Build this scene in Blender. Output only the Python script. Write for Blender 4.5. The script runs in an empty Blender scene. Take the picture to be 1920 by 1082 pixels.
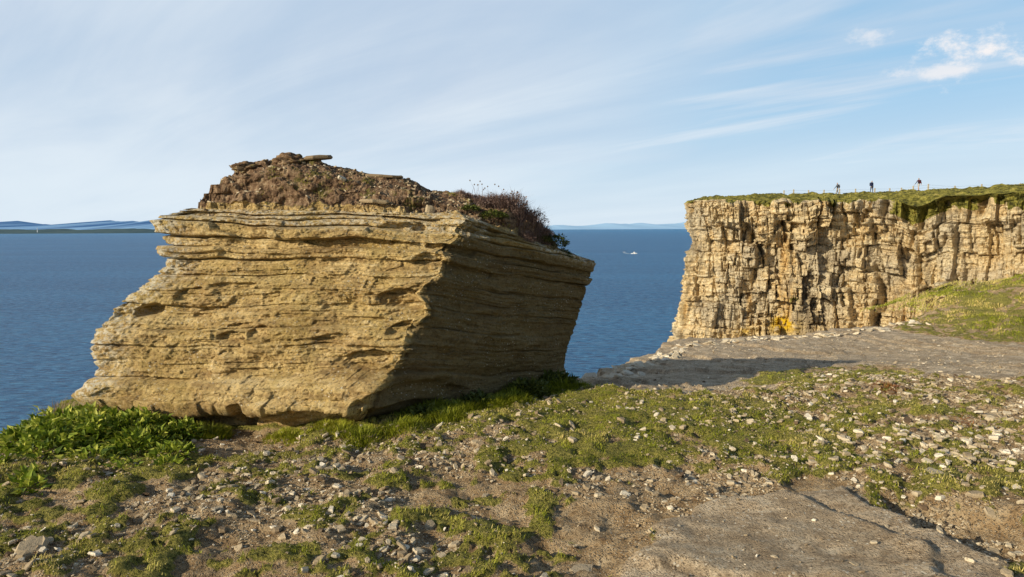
import bpy, math, random
import numpy as np
from mathutils import Vector, Matrix
random.seed(3); rng=np.random.default_rng(7)
sc=bpy.context.scene
sc.view_settings.view_transform='Standard'; sc.view_settings.look='None'; sc.view_settings.exposure=0

# ------------------------------------------------------------ camera
CAMZ=1.6; pitch=math.radians(5.0); roll=math.radians(0.25)
fwd=Vector((0,math.cos(pitch),-math.sin(pitch)))
r0=Vector((1,0,0)); u0=r0.cross(fwd)
rt=r0*math.cos(roll)-u0*math.sin(roll); up=rt.cross(fwd)
cd=bpy.data.cameras.new("camera"); cam=bpy.data.objects.new("camera",cd); sc.collection.objects.link(cam)
cd.lens=24; cd.sensor_width=36; cd.clip_start=0.05; cd.clip_end=300000
M=Matrix((rt,up,-fwd)).transposed().to_4x4(); M.translation=Vector((0,0,CAMZ)); cam.matrix_world=M
sc.camera=cam
def at(px,py,Y):
    d=fwd+rt*((px-960)/1280)+up*((541-py)/1280)
    return Vector((0,0,CAMZ))+d*(Y/d.y)
def gr(px,py,z=0.0):
    d=fwd+rt*((px-960)/1280)+up*((541-py)/1280)
    return Vector((0,0,CAMZ))+d*((z-CAMZ)/d.z)

# ------------------------------------------------------------ numpy noise
def h3(ix,iy,iz,seed):
    n=(ix.astype(np.int64)*374761393+iy.astype(np.int64)*668265263+iz.astype(np.int64)*2147483647+seed*974634777)&0xFFFFFFFF
    n=((n^(n>>13))*1274126177)&0xFFFFFFFF
    n=((n^(n>>16))*2246822519)&0xFFFFFFFF
    n=n^(n>>15)
    return (n&0xFFFFFF)/float(0xFFFFFF)*2-1
def vn(x,y,z=None,seed=0):
    x=np.asarray(x,float); y=np.asarray(y,float)
    z=np.zeros_like(x) if z is None else np.asarray(z,float)
    x,y,z=np.broadcast_arrays(x,y,z)
    xi=np.floor(x);yi=np.floor(y);zi=np.floor(z)
    fx=x-xi;fy=y-yi;fz=z-zi
    q=lambda t:t*t*t*(t*(t*6-15)+10)
    fx=q(fx);fy=q(fy);fz=q(fz)
    r=0
    for a in (0,1):
        wa=fx if a else 1-fx
        for b in (0,1):
            wb=fy if b else 1-fy
            for c in (0,1):
                wc=fz if c else 1-fz
                r=r+wa*wb*wc*h3(xi+a,yi+b,zi+c,seed)
    return r
def fbm(x,y,z=None,o=4,seed=0,g=0.5,lac=2.03):
    r=0;a=1.0;x=np.asarray(x,float);y=np.asarray(y,float)
    z=np.zeros_like(x) if z is None else np.asarray(z,float)
    f=1.0
    for i in range(o):
        r=r+a*vn(x*f+i*17.3,y*f-i*9.1,z*f+i*5.7,seed+i); a*=g; f*=lac
    return r
def ss(a,b,x):
    t=np.clip((x-a)/(b-a),0,1); return t*t*(3-2*t)

# ------------------------------------------------------------ mesh helper
def mk(name,V,F,mat=None,attrs=None,smooth=True,parent=None,mats=None,fmat=None):
    V=np.asarray(V,np.float32); me=bpy.data.meshes.new(name)
    me.vertices.add(len(V)); me.vertices.foreach_set('co',V.ravel())
    Fs=F if isinstance(F,list) else [F]
    Fs=[np.asarray(f,np.int32) for f in Fs if len(f)]
    loops=np.concatenate([f.ravel() for f in Fs])
    tot=np.concatenate([np.full(len(f),f.shape[1],np.int32) for f in Fs])
    st=np.concatenate([[0],np.cumsum(tot)[:-1]]).astype(np.int32)
    me.loops.add(len(loops)); me.loops.foreach_set('vertex_index',loops)
    me.polygons.add(len(tot)); me.polygons.foreach_set('loop_start',st); me.polygons.foreach_set('loop_total',tot)
    me.polygons.foreach_set('use_smooth',np.full(len(tot),smooth))
    if attrs:
        for k,v in attrs.items():
            v=np.asarray(v,np.float32)
            if v.ndim==1:
                a=me.attributes.new(k,'FLOAT','POINT'); a.data.foreach_set('value',v)
            else:
                a=me.attributes.new(k,'FLOAT_VECTOR','POINT'); a.data.foreach_set('vector',v.ravel())
    for m in (mats or ([mat] if mat else [])): me.materials.append(m)
    if fmat is not None: me.polygons.foreach_set('material_index',np.asarray(fmat,np.int32))
    me.update(calc_edges=True); me.validate()
    ob=bpy.data.objects.new(name,me); sc.collection.objects.link(ob)
    if parent: ob.parent=parent
    return ob
def gridF(nu,nv,wrap=False):
    uu=np.arange(nu if wrap else nu-1); vv=np.arange(nv-1)
    U,Vv=np.meshgrid(uu,vv); U=U.ravel();Vv=Vv.ravel(); U2=(U+1)%nu
    return np.stack([Vv*nu+U,Vv*nu+U2,(Vv+1)*nu+U2,(Vv+1)*nu+U],1)

# ------------------------------------------------------------ node helper
class T:
    def __init__(s,tree): s.t=tree
    def n(s,typ,ins=None,**pr):
        nd=s.t.nodes.new(typ)
        for k,v in pr.items(): setattr(nd,k,v)
        for k,v in (ins or {}).items():
            so=nd.inputs[k]
            if isinstance(v,bpy.types.NodeSocket): s.t.links.new(v,so)
            else: so.default_value=v
        return nd
    def noise(s,vec,scale,detail=5,rough=0.55,dist=0.0):
        return s.n('ShaderNodeTexNoise',{'Vector':vec,'Scale':scale,'Detail':detail,'Roughness':rough,'Distortion':dist}).outputs[0]
    def map(s,vec,scale,rot=(0,0,0),loc=(0,0,0)):
        return s.n('ShaderNodeMapping',{'Vector':vec,'Scale':scale,'Rotation':rot,'Location':loc}).outputs[0]
    def m(s,op,a,b=0.0,c=None,clamp=False):
        nd=s.n('ShaderNodeMath',operation=op,use_clamp=clamp)
        for i,v in enumerate([a,b]+([c] if c is not None else [])):
            if isinstance(v,bpy.types.NodeSocket): s.t.links.new(v,nd.inputs[i])
            else: nd.inputs[i].default_value=v
        return nd.outputs[0]
    def sst(s,x,a,b,o0=0.0,o1=1.0):
        return s.n('ShaderNodeMapRange',{'Value':x,'From Min':a,'From Max':b,'To Min':o0,'To Max':o1},interpolation_type='SMOOTHSTEP').outputs[0]
    def mix(s,f,a,b,bl='MIX'):
        nd=s.n('ShaderNodeMix',data_type='RGBA',blend_type=bl)
        for i,v in ((0,f),(6,a),(7,b)):
            if isinstance(v,bpy.types.NodeSocket): s.t.links.new(v,nd.inputs[i])
            else: nd.inputs[i].default_value=(v if i==0 else (*v,1) if len(v)==3 else v)
        return nd.outputs[2]
    def ramp(s,f,pts):
        nd=s.n('ShaderNodeValToRGB',{'Fac':f}); e=nd.color_ramp.elements
        while len(e)<len(pts): e.new(0.5)
        for i,(p,c) in enumerate(pts): e[i].position=p; e[i].color=(*c,1)
        return nd.outputs[0]
    def attr(s,nm,vec=False): return s.n('ShaderNodeAttribute',attribute_name=nm).outputs['Vector' if vec else 'Fac']
def newmat(name):
    m=bpy.data.materials.new(name); m.use_nodes=True; t=m.node_tree; t.nodes.clear(); k=T(t)
    out=k.n('ShaderNodeOutputMaterial'); b=k.n('ShaderNodeBsdfPrincipled',{'Roughness':0.9,'Specular IOR Level':0.2})
    t.links.new(b.outputs[0],out.inputs[0]); k.b=b; k.out=out; k.mat=m
    return k
def setc(k,c,bump=None,strength=0.5,dist=0.02,rough=None):
    L=k.t.links
    if isinstance(c,bpy.types.NodeSocket): L.new(c,k.b.inputs['Base Color'])
    else: k.b.inputs['Base Color'].default_value=(*c,1)
    if bump is not None:
        bn=k.n('ShaderNodeBump',{'Height':bump,'Strength':strength,'Distance':dist}); L.new(bn.outputs[0],k.b.inputs['Normal'])
    if rough is not None: k.b.inputs['Roughness'].default_value=rough
def flat(name,c,rough=0.8):
    k=newmat(name); o=k.n('ShaderNodeTexCoord').outputs['Object']
    n=k.noise(o,9.0,4); setc(k,k.mix(n,tuple(x*0.8 for x in c),tuple(min(1,x*1.2) for x in c)),rough=rough); return k.mat

# ------------------------------------------------------------ materials
def rock_material():
    k=newmat("sandstone"); o=k.n('ShaderNodeTexCoord').outputs['Object']; st=k.attr('strat',True)
    A=k.noise(k.map(st,(0.8,16,1)),1.0,8,0.7,0.4)
    A2=k.noise(k.map(st,(2.6,75,1)),1.0,4,0.65)
    B=k.noise(o,1.9,7,0.65); C=k.noise(o,46,6,0.78); D=k.noise(k.map(o,(1,1,1.8)),7,8,0.72)
    c=k.ramp(A,[(0.32,(0.26,0.155,0.06)),(0.45,(0.56,0.385,0.16)),(0.56,(0.72,0.525,0.235)),(0.72,(0.80,0.64,0.36))])
    c=k.mix(k.sst(A2,0.39,0.48,0.55,0.0),c,(0.22,0.135,0.055))
    c=k.mix(k.sst(B,0.42,0.62,0,0.55),c,(0.48,0.345,0.11))
    c=k.mix(k.sst(D,0.50,0.62,0,0.55),c,(0.32,0.20,0.08))
    c=k.mix(k.sst(D,0.44,0.33,0,0.65),c,(0.84,0.67,0.38))
    c=k.mix(k.sst(C,0.47,0.38,0.0,0.85),c,(0.11,0.066,0.028))
    c=k.mix(k.sst(C,0.55,0.65,0.0,0.5),c,(0.86,0.72,0.46))
    c=k.mix(k.m('MULTIPLY',k.attr('side_shade'),0.74),c,(0.13,0.095,0.048))  # olive-brown weathering on the right face, deepened with painted-in shade
    vor=k.n('ShaderNodeTexVoronoi',{'Vector':o,'Scale':34.0,'Randomness':1.0}).outputs['Distance']
    vor=k.m('ADD',vor,k.m('MULTIPLY',k.m('SUBTRACT',C,0.5),0.7))
    lm=k.m('MULTIPLY',k.sst(vor,0.25,0.12),k.sst(k.noise(o,3.1,5,0.7),0.47,0.60))
    lm=k.m('MAXIMUM',k.m('MULTIPLY',lm,0.8),k.m('MULTIPLY',k.attr('lichen'),k.sst(k.noise(o,22,6,0.75),0.46,0.56)))
    c=k.mix(lm,c,(0.76,0.71,0.58))
    soil=k.attr('soil')
    sm=k.sst(k.m('ADD',soil,k.m('MULTIPLY',k.m('SUBTRACT',D,0.5),0.9)),0.42,0.6)
    sc1=k.ramp(k.noise(o,15,8,0.75),[(0.35,(0.030,0.018,0.012)),(0.46,(0.18,0.105,0.060)),(0.57,(0.36,0.24,0.145)),(0.72,(0.60,0.47,0.31))])
    sc1=k.mix(k.sst(k.noise(o,4.5,6,0.7),0.54,0.62,0,0.75),sc1,(0.16,0.15,0.035))
    c=k.mix(sm,c,sc1)
    h=k.m('ADD',k.m('MULTIPLY',A2,0.6),k.m('ADD',k.m('MULTIPLY',C,0.9),k.m('ADD',k.m('MULTIPLY',D,1.1),k.m('MULTIPLY',k.noise(o,130,3,0.7),0.35))))
    setc(k,c,h,0.95,0.026); return k.mat
M_rock=rock_material()

def cliff_material():
    k=newmat("cliff_rock"); o=k.n('ShaderNodeTexCoord').outputs['Object']; st=k.attr('strat',True)
    A=k.noise(k.map(st,(0.16,1.6,1)),1.0,8,0.72,0.3)
    V=k.noise(k.map(st,(0.42,0.07,1)),1.0,6,0.65,0.6)
    V2=k.noise(k.map(st,(1.6,0.22,1),loc=(9,0,0)),1.0,5,0.65,0.3)
    B=k.noise(o,0.13,7,0.6); C=k.noise(o,2.1,7,0.75); D=k.noise(o,0.6,6,0.7)
    c=k.ramp(A,[(0.3,(0.33,0.225,0.11)),(0.45,(0.64,0.48,0.26)),(0.58,(0.80,0.65,0.40)),(0.75,(0.87,0.77,0.54))])
    c=k.mix(k.sst(B,0.46,0.60,0,0.6),c,(0.48,0.42,0.32))
    c=k.mix(k.sst(V,0.54,0.67,0,0.65),c,(0.62,0.39,0.13))
    c=k.mix(k.sst(V,0.45,0.35,0,0.7),c,(0.22,0.165,0.10))
    c=k.mix(k.sst(V2,0.45,0.37,0,0.6),c,(0.17,0.125,0.08))
    c=k.mix(k.sst(C,0.46,0.36,0,0.75),c,(0.11,0.08,0.045))
    yel=k.m('MULTIPLY',k.attr('yellow'),k.sst(D,0.42,0.55)); c=k.mix(yel,c,(0.66,0.43,0.02))
    g=k.attr('grass'); gm=k.sst(k.m('ADD',g,k.m('MULTIPLY',k.m('SUBTRACT',D,0.5),1.0)),0.45,0.6)
    gc=k.ramp(k.noise(o,1.3,8,0.75),[(0.36,(0.030,0.028,0.010)),(0.47,(0.15,0.14,0.028)),(0.57,(0.33,0.29,0.06)),(0.72,(0.50,0.38,0.15))])
    c=k.mix(gm,c,gc)
    setc(k,c,k.m('ADD',k.m('ADD',C,k.m('MULTIPLY',A,0.6)),k.m('MULTIPLY',k.noise(o,7,3,0.7),0.5)),1.0,0.28); return k.mat
M_cliff=cliff_material()

def ground_material():
    k=newmat("ground_cover"); o=k.n('ShaderNodeTexCoord').outputs['Object']
    n1=k.noise(o,1.1,6,0.6); n2=k.noise(o,9,7,0.68); n3=k.noise(o,55,5,0.75); n4=k.noise(o,190,3,0.7)
    dirt=k.ramp(n2,[(0.30,(0.22,0.13,0.06)),(0.44,(0.50,0.33,0.17)),(0.56,(0.68,0.49,0.28)),(0.72,(0.82,0.64,0.41))])
    v=k.n('ShaderNodeTexVoronoi',{'Vector':o,'Scale':70.0}); v2=k.n('ShaderNodeTexVoronoi',{'Vector':k.map(o,(1,1,1),loc=(3,5,1)),'Scale':30.0})
    peb=k.sst(v.outputs['Distance'],0.44,0.26)
    pc=k.mix(k.n('ShaderNodeSeparateColor',{'Color':v.outputs['Color']}).outputs[0],(0.16,0.115,0.07),(0.82,0.69,0.50))
    pm=k.m('MULTIPLY',peb,k.sst(k.noise(o,4,4,0.6),0.36,0.48))
    dirt=k.mix(pm,dirt,pc)
    dirt=k.mix(k.sst(n1,0.4,0.65,0,0.3),dirt,(0.32,0.205,0.10))
    dirt=k.mix(k.sst(n3,0.47,0.38,0,0.75),dirt,(0.085,0.052,0.028))
    g=k.attr('grass'); gm=k.sst(k.m('ADD',g,k.m('MULTIPLY',k.m('SUBTRACT',n2,0.5),1.2)),0.25,0.6,0,0.9)
    gcol=k.ramp(n3,[(0.36,(0.055,0.058,0.012)),(0.5,(0.27,0.26,0.04)),(0.66,(0.56,0.46,0.12))])
    c=k.mix(gm,dirt,gcol)
    s=k.attr('slab'); sm=k.sst(k.m('ADD',s,k.m('MULTIPLY',k.m('SUBTRACT',n2,0.5),0.6)),0.42,0.56)
    scn=k.noise(k.map(o,(1,1.8,1),rot=(0,0,0.5)),4.5,9,0.78)
    sl=k.ramp(scn,[(0.34,(0.30,0.205,0.12)),(0.46,(0.56,0.42,0.27)),(0.56,(0.71,0.56,0.38)),(0.70,(0.84,0.72,0.54))])
    sl=k.mix(k.sst(n3,0.48,0.39,0,0.8),sl,(0.14,0.095,0.055))
    sl=k.mix(k.sst(k.noise(o,2.2,7,0.7),0.48,0.58,0,0.5),sl,(0.33,0.24,0.15))
    lich=k.m('MULTIPLY',k.sst(v2.outputs['Distance'],0.28,0.16),k.sst(k.noise(o,6,3),0.46,0.56)); sl=k.mix(k.m('MULTIPLY',lich,0.75),sl,(0.86,0.78,0.63))
    c=k.mix(sm,c,sl)
    h=k.m('ADD',k.m('MULTIPLY',n3,1.1),k.m('ADD',k.m('MULTIPLY',n4,0.4),k.m('ADD',k.m('MULTIPLY',pm,0.5),k.m('MULTIPLY',n2,1.0))))
    h=k.m('MULTIPLY',h,k.m('SUBTRACT',1.0,k.m('MULTIPLY',s,0.3)))
    setc(k,c,h,1.0,0.030); return k.mat
M_ground=ground_material()

def leafmat(name,ca,cb,cc,trans=0.25):
    k=newmat(name); v=k.attr('tint'); c=k.ramp(v,[(0.0,ca),(0.5,cb),(1.0,cc)])
    setc(k,c,rough=0.55)
    tr=k.n('ShaderNodeBsdfTranslucent',{'Color':c}); mx=k.n('ShaderNodeMixShader',{0:trans})
    k.t.links.new(k.b.outputs[0],mx.inputs[1]); k.t.links.new(tr.outputs[0],mx.inputs[2]); k.t.links.new(mx.outputs[0],k.out.inputs[0])
    return k.mat
M_grass=leafmat("grass_blades",(0.10,0.125,0.010),(0.40,0.42,0.030),(0.76,0.60,0.22))
M_leaf=leafmat("broad_leaves",(0.05,0.09,0.010),(0.22,0.29,0.022),(0.62,0.60,0.11))
M_heather=leafmat("heather_twigs",(0.06,0.038,0.030),(0.21,0.135,0.115),(0.46,0.34,0.30),0.1)
M_dry=leafmat("dry_stalks",(0.12,0.07,0.04),(0.24,0.15,0.08),(0.48,0.36,0.22),0.1)
M_bush=leafmat("dark_leaves",(0.02,0.03,0.008),(0.08,0.10,0.018),(0.16,0.17,0.03),0.15)
M_bracken=leafmat("rusty_leaves",(0.12,0.045,0.015),(0.30,0.12,0.04),(0.42,0.26,0.10),0.15)
def stone_mat():
    k=newmat("loose_stone"); o=k.n('ShaderNodeTexCoord').outputs['Object']; v=k.attr('tint')
    c=k.ramp(v,[(0,(0.15,0.10,0.06)),(0.35,(0.38,0.29,0.18)),(0.7,(0.60,0.50,0.35)),(1,(0.82,0.73,0.58))])
    n=k.noise(o,60,5,0.7); c=k.mix(k.sst(n,0.46,0.36,0,0.6),c,(0.13,0.095,0.06)); setc(k,c,n,0.6,0.01); return k.mat
M_stone=stone_mat()

# ------------------------------------------------------------ THE BIG ROCK
rows=[ # t, FL, FR, BR
(0.00,(200,835,5.85),(680,850,5.45),(1035,780,7.25)),
(0.055,(195,785,5.85),(672,800,5.45),(1045,735,7.25)),
(0.075,(165,772,5.75),(685,785,5.30),(1048,722,7.25)),
(0.085,(143,745,5.70),(692,770,5.25),(1050,712,7.25)),
(0.15,(180,718,5.75),(706,728,5.35),(1055,700,7.28)),
(0.19,(184,700,5.80),(748,695,5.45),(1058,685,7.3)),
(0.30,(178,642,5.85),(762,655,5.50),(1064,655,7.3)),
(0.37,(183,617,5.90),(778,622,5.55),(1072,632,7.32)),
(0.45,(215,577,6.00),(793,582,5.65),(1083,603,7.35)),
(0.52,(258,545,6.05),(790,553,5.68),(1089,585,7.37)),
(0.60,(300,515,6.15),(806,525,5.75),(1095,565,7.4)),
(0.68,(318,490,6.20),(818,497,5.85),(1104,540,7.45)),
(0.80,(308,450,6.25),(838,462,5.95),(1111,514,7.5)),
(0.88,(289,414,6.25),(864,438,6.05),(1117,494,7.5)),
(0.93,(300,404,6.28),(872,420,6.12),(1116,488,7.5)),
(1.00,(345,390,6.42),(872,402,6.28),(1100,484,7.45)),
]
tt=np.array([r[0] for r in rows])
def col(i): return np.array([list(at(*r[i])) for r in rows])
FL,FR,BR=col(1),col(2),col(3)
BL=FL+np.array([0.55,1.75,0]); BL[:,2]=FL[:,2]*0.8+BR[:,2]*0.2
NT_=330
tl=np.linspace(0,1,NT_)
def ip(P): return np.stack([np.interp(tl,tt,P[:,i]) for i in range(3)],1)
C4=[ip(FL),ip(FR),ip(BR),ip(BL)]
segn=[470,330,90,150]
P=[];U=[];ulen=0; S=[]
lens=[3.1,2.5,3.6,1.9]
for i in range(4):
    a=C4[i];b=C4[(i+1)%4]; w=np.arange(segn[i])/segn[i]
    P.append(a[:,None,:]*(1-w)[None,:,None]+b[:,None,:]*w[None,:,None])
    U.append(ulen+w*lens[i]); S.append(np.full(segn[i],i)); ulen+=lens[i]
P=np.concatenate(P,1); U=np.concatenate(U); S=np.concatenate(S); NU=len(U)
du=np.roll(P,-6,1)-np.roll(P,6,1); nrm=np.stack([du[...,1],-du[...,0],np.zeros(du.shape[:2])],-1); nrm/=np.linalg.norm(nrm,axis=-1,keepdims=True)+1e-9
ker=8
n2=sum(np.roll(nrm,s,1) for s in range(-ker,ker+1)); n2/=np.linalg.norm(n2,axis=-1,keepdims=True)
UU,TT=np.meshgrid(U,tl)
rg_=np.exp(-((UU-3.1)/0.24)**2)
kn=np.interp(TT,np.linspace(0,1,22),np.random.default_rng(5).uniform(-1,1,22))
P[...,0]+=0.065*rg_*kn; P[...,1]+=0.045*rg_*np.abs(kn)
X,Y_,Z=P[...,0],P[...,1],P[...,2]
Tw=TT+0.012*vn(X*1.4,Y_*1.4,seed=5)+0.005*vn(X*5,Y_*5,seed=6)
def beds(edges,Tw):
    idx=np.searchsorted(edges,Tw); lo=edges[np.clip(idx-1,0,len(edges)-1)]; hi=edges[np.clip(idx,0,len(edges)-1)]
    d=np.minimum(np.abs(Tw-lo),np.abs(hi-Tw)); return idx,d
E1=np.array([-1,0.075,0.175,0.30,0.375,0.46,0.60,0.70,0.765,0.815,0.885,0.93,0.965,2])
rr=np.random.default_rng(11)
E2=np.sort(np.concatenate([[-1,2],np.cumsum(rr.choice([0.008,0.013,0.02,0.045],80,p=[.3,.3,.25,.15]))])); E2=E2[E2<2.1]
E3=np.sort(np.concatenate([[-1,2],np.cumsum(rr.uniform(0.004,0.011,220))]))
H=1.75
disp=np.zeros_like(X)
i1,d1=beds(E1,Tw); i2,d2=beds(E2,Tw); i3,d3=beds(E3,Tw)
off1=np.array([0,-0.09,0.06,0.012,0.030,0.0,0.005,0.00,0.038,-0.025,0.032,-0.02,-0.05,-0.03])
disp+=off1[np.clip(i1,0,13)]
cre=0.5+0.5*vn(X*1.3,Y_*1.3,i1*3.7,seed=21)
lam=ss(0.15,0.3,TT)*(1-ss(0.60,0.72,TT)); upm=ss(0.62,0.72,TT)
disp-=(0.090*ss(0.3,0.75,cre))*np.exp(-(d1*H/0.009)**2)*(1-0.5*lam)
w2=h3(i2,i2*0,i2*0,31)
br=vn(X*1.6+w2*9,Y_*1.6,i2*2.3,seed=33)
disp+=(0.004+0.009*lam+0.006*upm)*(0.5*w2+1.2*br)
disp-=(0.007+0.005*lam)*np.exp(-(d2*H/0.005)**2)*ss(0.1,0.6,vn(X*2.0,Y_*2.0,i2*1.9,seed=34))
w3=h3(i3,i3*0,i3*0,41)
disp+=(0.0015+0.0035*lam+0.001*upm)*(w3+1.5*vn(X*5,Y_*5,i3*2.1,seed=42))
def blocks(w,ii,amp,seed,thr=0.3):
    uu=UU/w+h3(ii,ii*0,ii*0,seed)*3+0.5*vn(UU*3,TT*16,seed=seed+1)+TT*2.5; k=np.floor(uu)
    v=h3(k,ii,ii*0,seed+2); return np.where(v<-thr,(v+thr)*amp,0)
disp+=blocks(0.62,i1,0.13,51,0.35)*(0.3+0.7*upm+0.4*(1-ss(0.0,0.2,TT)))
disp+=blocks(0.23,i2,0.05,61,0.45)
disp+=blocks(0.09,i2,0.025,64,0.6)
disp+=0.045*fbm(X*1.5,Y_*1.5,Z*2.4,3,71)+0.020*fbm(X*4.5,Y_*4.5,Z*9,4,72,0.6)
pit_=fbm(X*7,Y_*7,Z*17,4,78,0.6); disp-=0.014*ss(0.3,0.8,pit_)*(0.4+0.6*lam)
disp+=0.008*fbm(X*22,Y_*22,Z*34,3,79,0.65)
def scoop(uc,tc,ru,rt_,dep):
    q=((UU-uc)/ru)**2+((TT-tc)/rt_)**2+0.5*fbm(UU*5,TT*11,o=4,seed=int(uc*10)+int(tc*50)); return -dep*ss(1.0,0.55,q)
for a in [(0.35,0.44,0.16,0.035,0.15),(0.62,0.515,0.13,0.03,0.05),(2.86,0.50,0.26,0.05,0.11),(2.75,0.24,0.28,0.045,0.10),(1.35,0.335,0.22,0.028,0.06),(1.62,0.36,0.10,0.03,0.05),(2.95,0.72,0.22,0.05,0.07),(1.78,0.065,0.10,0.03,0.10),(2.35,0.33,0.2,0.03,0.05),(2.5,0.90,0.26,0.03,0.09),(0.95,0.55,0.3,0.02,0.05),(3.6,0.10,0.6,0.06,0.12),(3.5,0.93,0.3,0.04,0.08),(3.0,0.38,0.2,0.04,0.08)]:
    disp+=scoop(*a)
side=np.where((UU>3.2)&(UU<5.6),0.6,1.0)
disp*=side
P=P+n2*disp[...,None]
P[...,2]+=0.012*fbm(X*1.6,Y_*1.6,TT*9,3,81)
# ---- top cap rings
topz=P[-1].copy()
crp=[(300,404),(345,394),(380,376),(420,345),(450,322),(490,310),(530,303),(565,302),(625,312),(700,329),(765,338),(830,360),(905,378),(960,390),(1000,410),(1030,440),(1065,478),(1110,490)]
crx=[at(p,q,6.95).x for p,q in crp]; crz=[at(p,q,6.95).z for p,q in crp]
def moundz(x,y):
    c=np.interp(x,crx,crz); yc=6.95+0.10*np.clip(x+1,0,3)
    d=(y-yc); w=np.where(d<0,0.85,1.3)
    return c-0.36*np.clip(np.abs(d)/w,0,1.5)**1.4
NR=120
vv=np.linspace(0,1,NR+1)[1:]**1.1
edge=topz[:,:2]
spx=np.clip(edge[:,0],-2.85,0.15); spy=7.0+0.13*(spx+1.2)
cap=[]
for v in vv:
    xy=edge*(1-v)+np.stack([spx,spy],1)*v
    b=ss(0.0,0.42,np.full(NU,v))
    mz=moundz(xy[:,0],xy[:,1]); z=topz[:,2]*(1-b)+mz*b
    x_,y_=xy[:,0],xy[:,1]
    rough=0.038*fbm(x_*3.6,y_*3.6,z*6,o=6,seed=95,g=0.64)
    dy=0.05*fbm(x_*4,y_*4,z*9,o=5,seed=98,g=0.62); dx=0.03*fbm(x_*4,y_*4,z*7,o=4,seed=99,g=0.6)
    zz=z+rough; ph=zz/0.085+0.6*vn(x_*1.5,y_*1.5,seed=97); fr=ph-np.floor(ph)
    stp=(ss(0.3,0.7,fr)-fr)*0.085*0.95*ss(-0.3,0.4,vn(x_*2,y_*2,seed=94))
    a_=min(1,v*12)
    z=z+(rough+stp)*a_
    cap.append(np.stack([x_+dx*a_*(1-v),y_+dy*a_*(1-v),z],1))
cap=np.array(cap)
ALL=np.concatenate([P,cap],0); nv=ALL.shape[0]
strat=np.zeros((nv,NU,3)); strat[:NT_,:,0]=UU; strat[:NT_,:,1]=Tw*H*0.7; strat[NT_:,:,0]=U[None,:]; strat[NT_:,:,1]=cap[...,2]
soil=np.zeros((nv,NU)); soil[:NT_]=ss(0.955,1.0,TT)*0.35; soil[NT_:]=ss(0.02,0.20,vv)[:,None]*np.where(edge[:,0]>-0.2,0.75,1.0)[None,:]
lich=np.zeros((nv,NU)); 
lich[:NT_]=np.maximum(ss(0.84,0.9,TT)*ss(4.2,4.6,UU)*(UU<5.8)*1.0, 0)
lich[:NT_]=np.maximum(lich[:NT_],0.85*ss(0.5,0.0,UU)*ss(0.06,0.1,TT))
lich[:NT_]=np.maximum(lich[:NT_],0.8*(UU>8.9)*ss(11.0,11.1,UU))
lich[:NT_]=np.maximum(lich[:NT_],0.55*ss(0.86,0.9,TT)*(UU<3.6))
lich[NT_:]=np.where((U>4.0)&(U<5.8),ss(0.15,0.0,vv)[:,None],0)
side_shade=np.zeros((nv,NU)); side_shade[:NT_]=ss(3.12,3.2,UU)*ss(5.75,5.6,UU)*(1-0.6*ss(0.84,0.9,TT))  # right-hand face, where shade is painted into the colour
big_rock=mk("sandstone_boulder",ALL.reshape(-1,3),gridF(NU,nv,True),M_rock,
  {'strat':strat.reshape(-1,3),'soil':soil.ravel(),'lichen':lich.ravel(),'side_shade':side_shade.ravel()})

# ------------------------------------------------------------ GROUND
edge_poly=np.array([(-30,-60),(-9,-12),(-5.0,1.5),(-4.05,4.5),(-4.3,6.0),(-4.7,7.6),(-3.6,8.7),(-1.2,8.5),(0.3,7.95),(0.72,7.62),(0.95,8.15),(1.25,9.3),(1.62,10.35),(2.15,11.6),(3.05,13.5),(4.2,13.9),(6.1,14.5),(7.6,15.2),(9.2,16.0),(12,18.0),(16,20),(24,24),(40,31),(60,44),(80,58),(140,62),(140,-60)],float)
def sdist(x,y,poly,closed=True):
    d=np.full(x.shape,1e9); ins=np.zeros(x.shape,bool); n=len(poly)
    for i in range(n):
        a=poly[i]; b=poly[(i+1)%n]; e=b-a
        t=np.clip(((x-a[0])*e[0]+(y-a[1])*e[1])/(e@e),0,1)
        d=np.minimum(d,np.hypot(x-a[0]-t*e[0],y-a[1]-t*e[1]))
        c=((a[1]>y)!=(b[1]>y)); 
        with np.errstate(divide='ignore',invalid='ignore'):
            xi=a[0]+(y-a[1])*(e[0])/(e[1] if e[1]!=0 else 1e-9)
        ins^=(c&(x<xi))
    return np.where(ins,-d,d)
def pxpoly(pts,z=0.0): return np.array([list(gr(a,b,z))[:2] for a,b in pts])
slab1=pxpoly([(1170,1180),(1190,1060),(1235,1000),(1310,962),(1440,942),(1600,912),(1650,955),(1720,1000),(1860,1062),(1880,1180)])
slabfar_near=np.array([(0.2,7.7),(0.72,7.0),(1.0,6.62),(1.75,6.55),(2.5,6.75),(3.0,7.3),(3.6,7.9),(4.8,7.6),(6.5,7.3),(9,7.4),(14,7.6),(14,12.6),(9.6,12.2),(8.6,14),(8.9,17),(3,16),(0,9)])
moss=pxpoly([(1400,728),(1450,690),(1560,676),(1690,684),(1740,705),(1700,728),(1560,738)],-0.2)
pit=pxpoly([(1640,925),(1760,938),(1925,975),(1925,1050),(1860,1050),(1740,1000)])
leftdirt=pxpoly([(300,800),(430,790),(560,800),(560,830),(440,845),(300,835)])
path=pxpoly([(1130,1082),(1170,960),(1080,900),(1190,865),(1330,890),(1500,905),(1590,890),(1640,930),(1300,960),(1220,1000),(1190,1082)])
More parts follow.
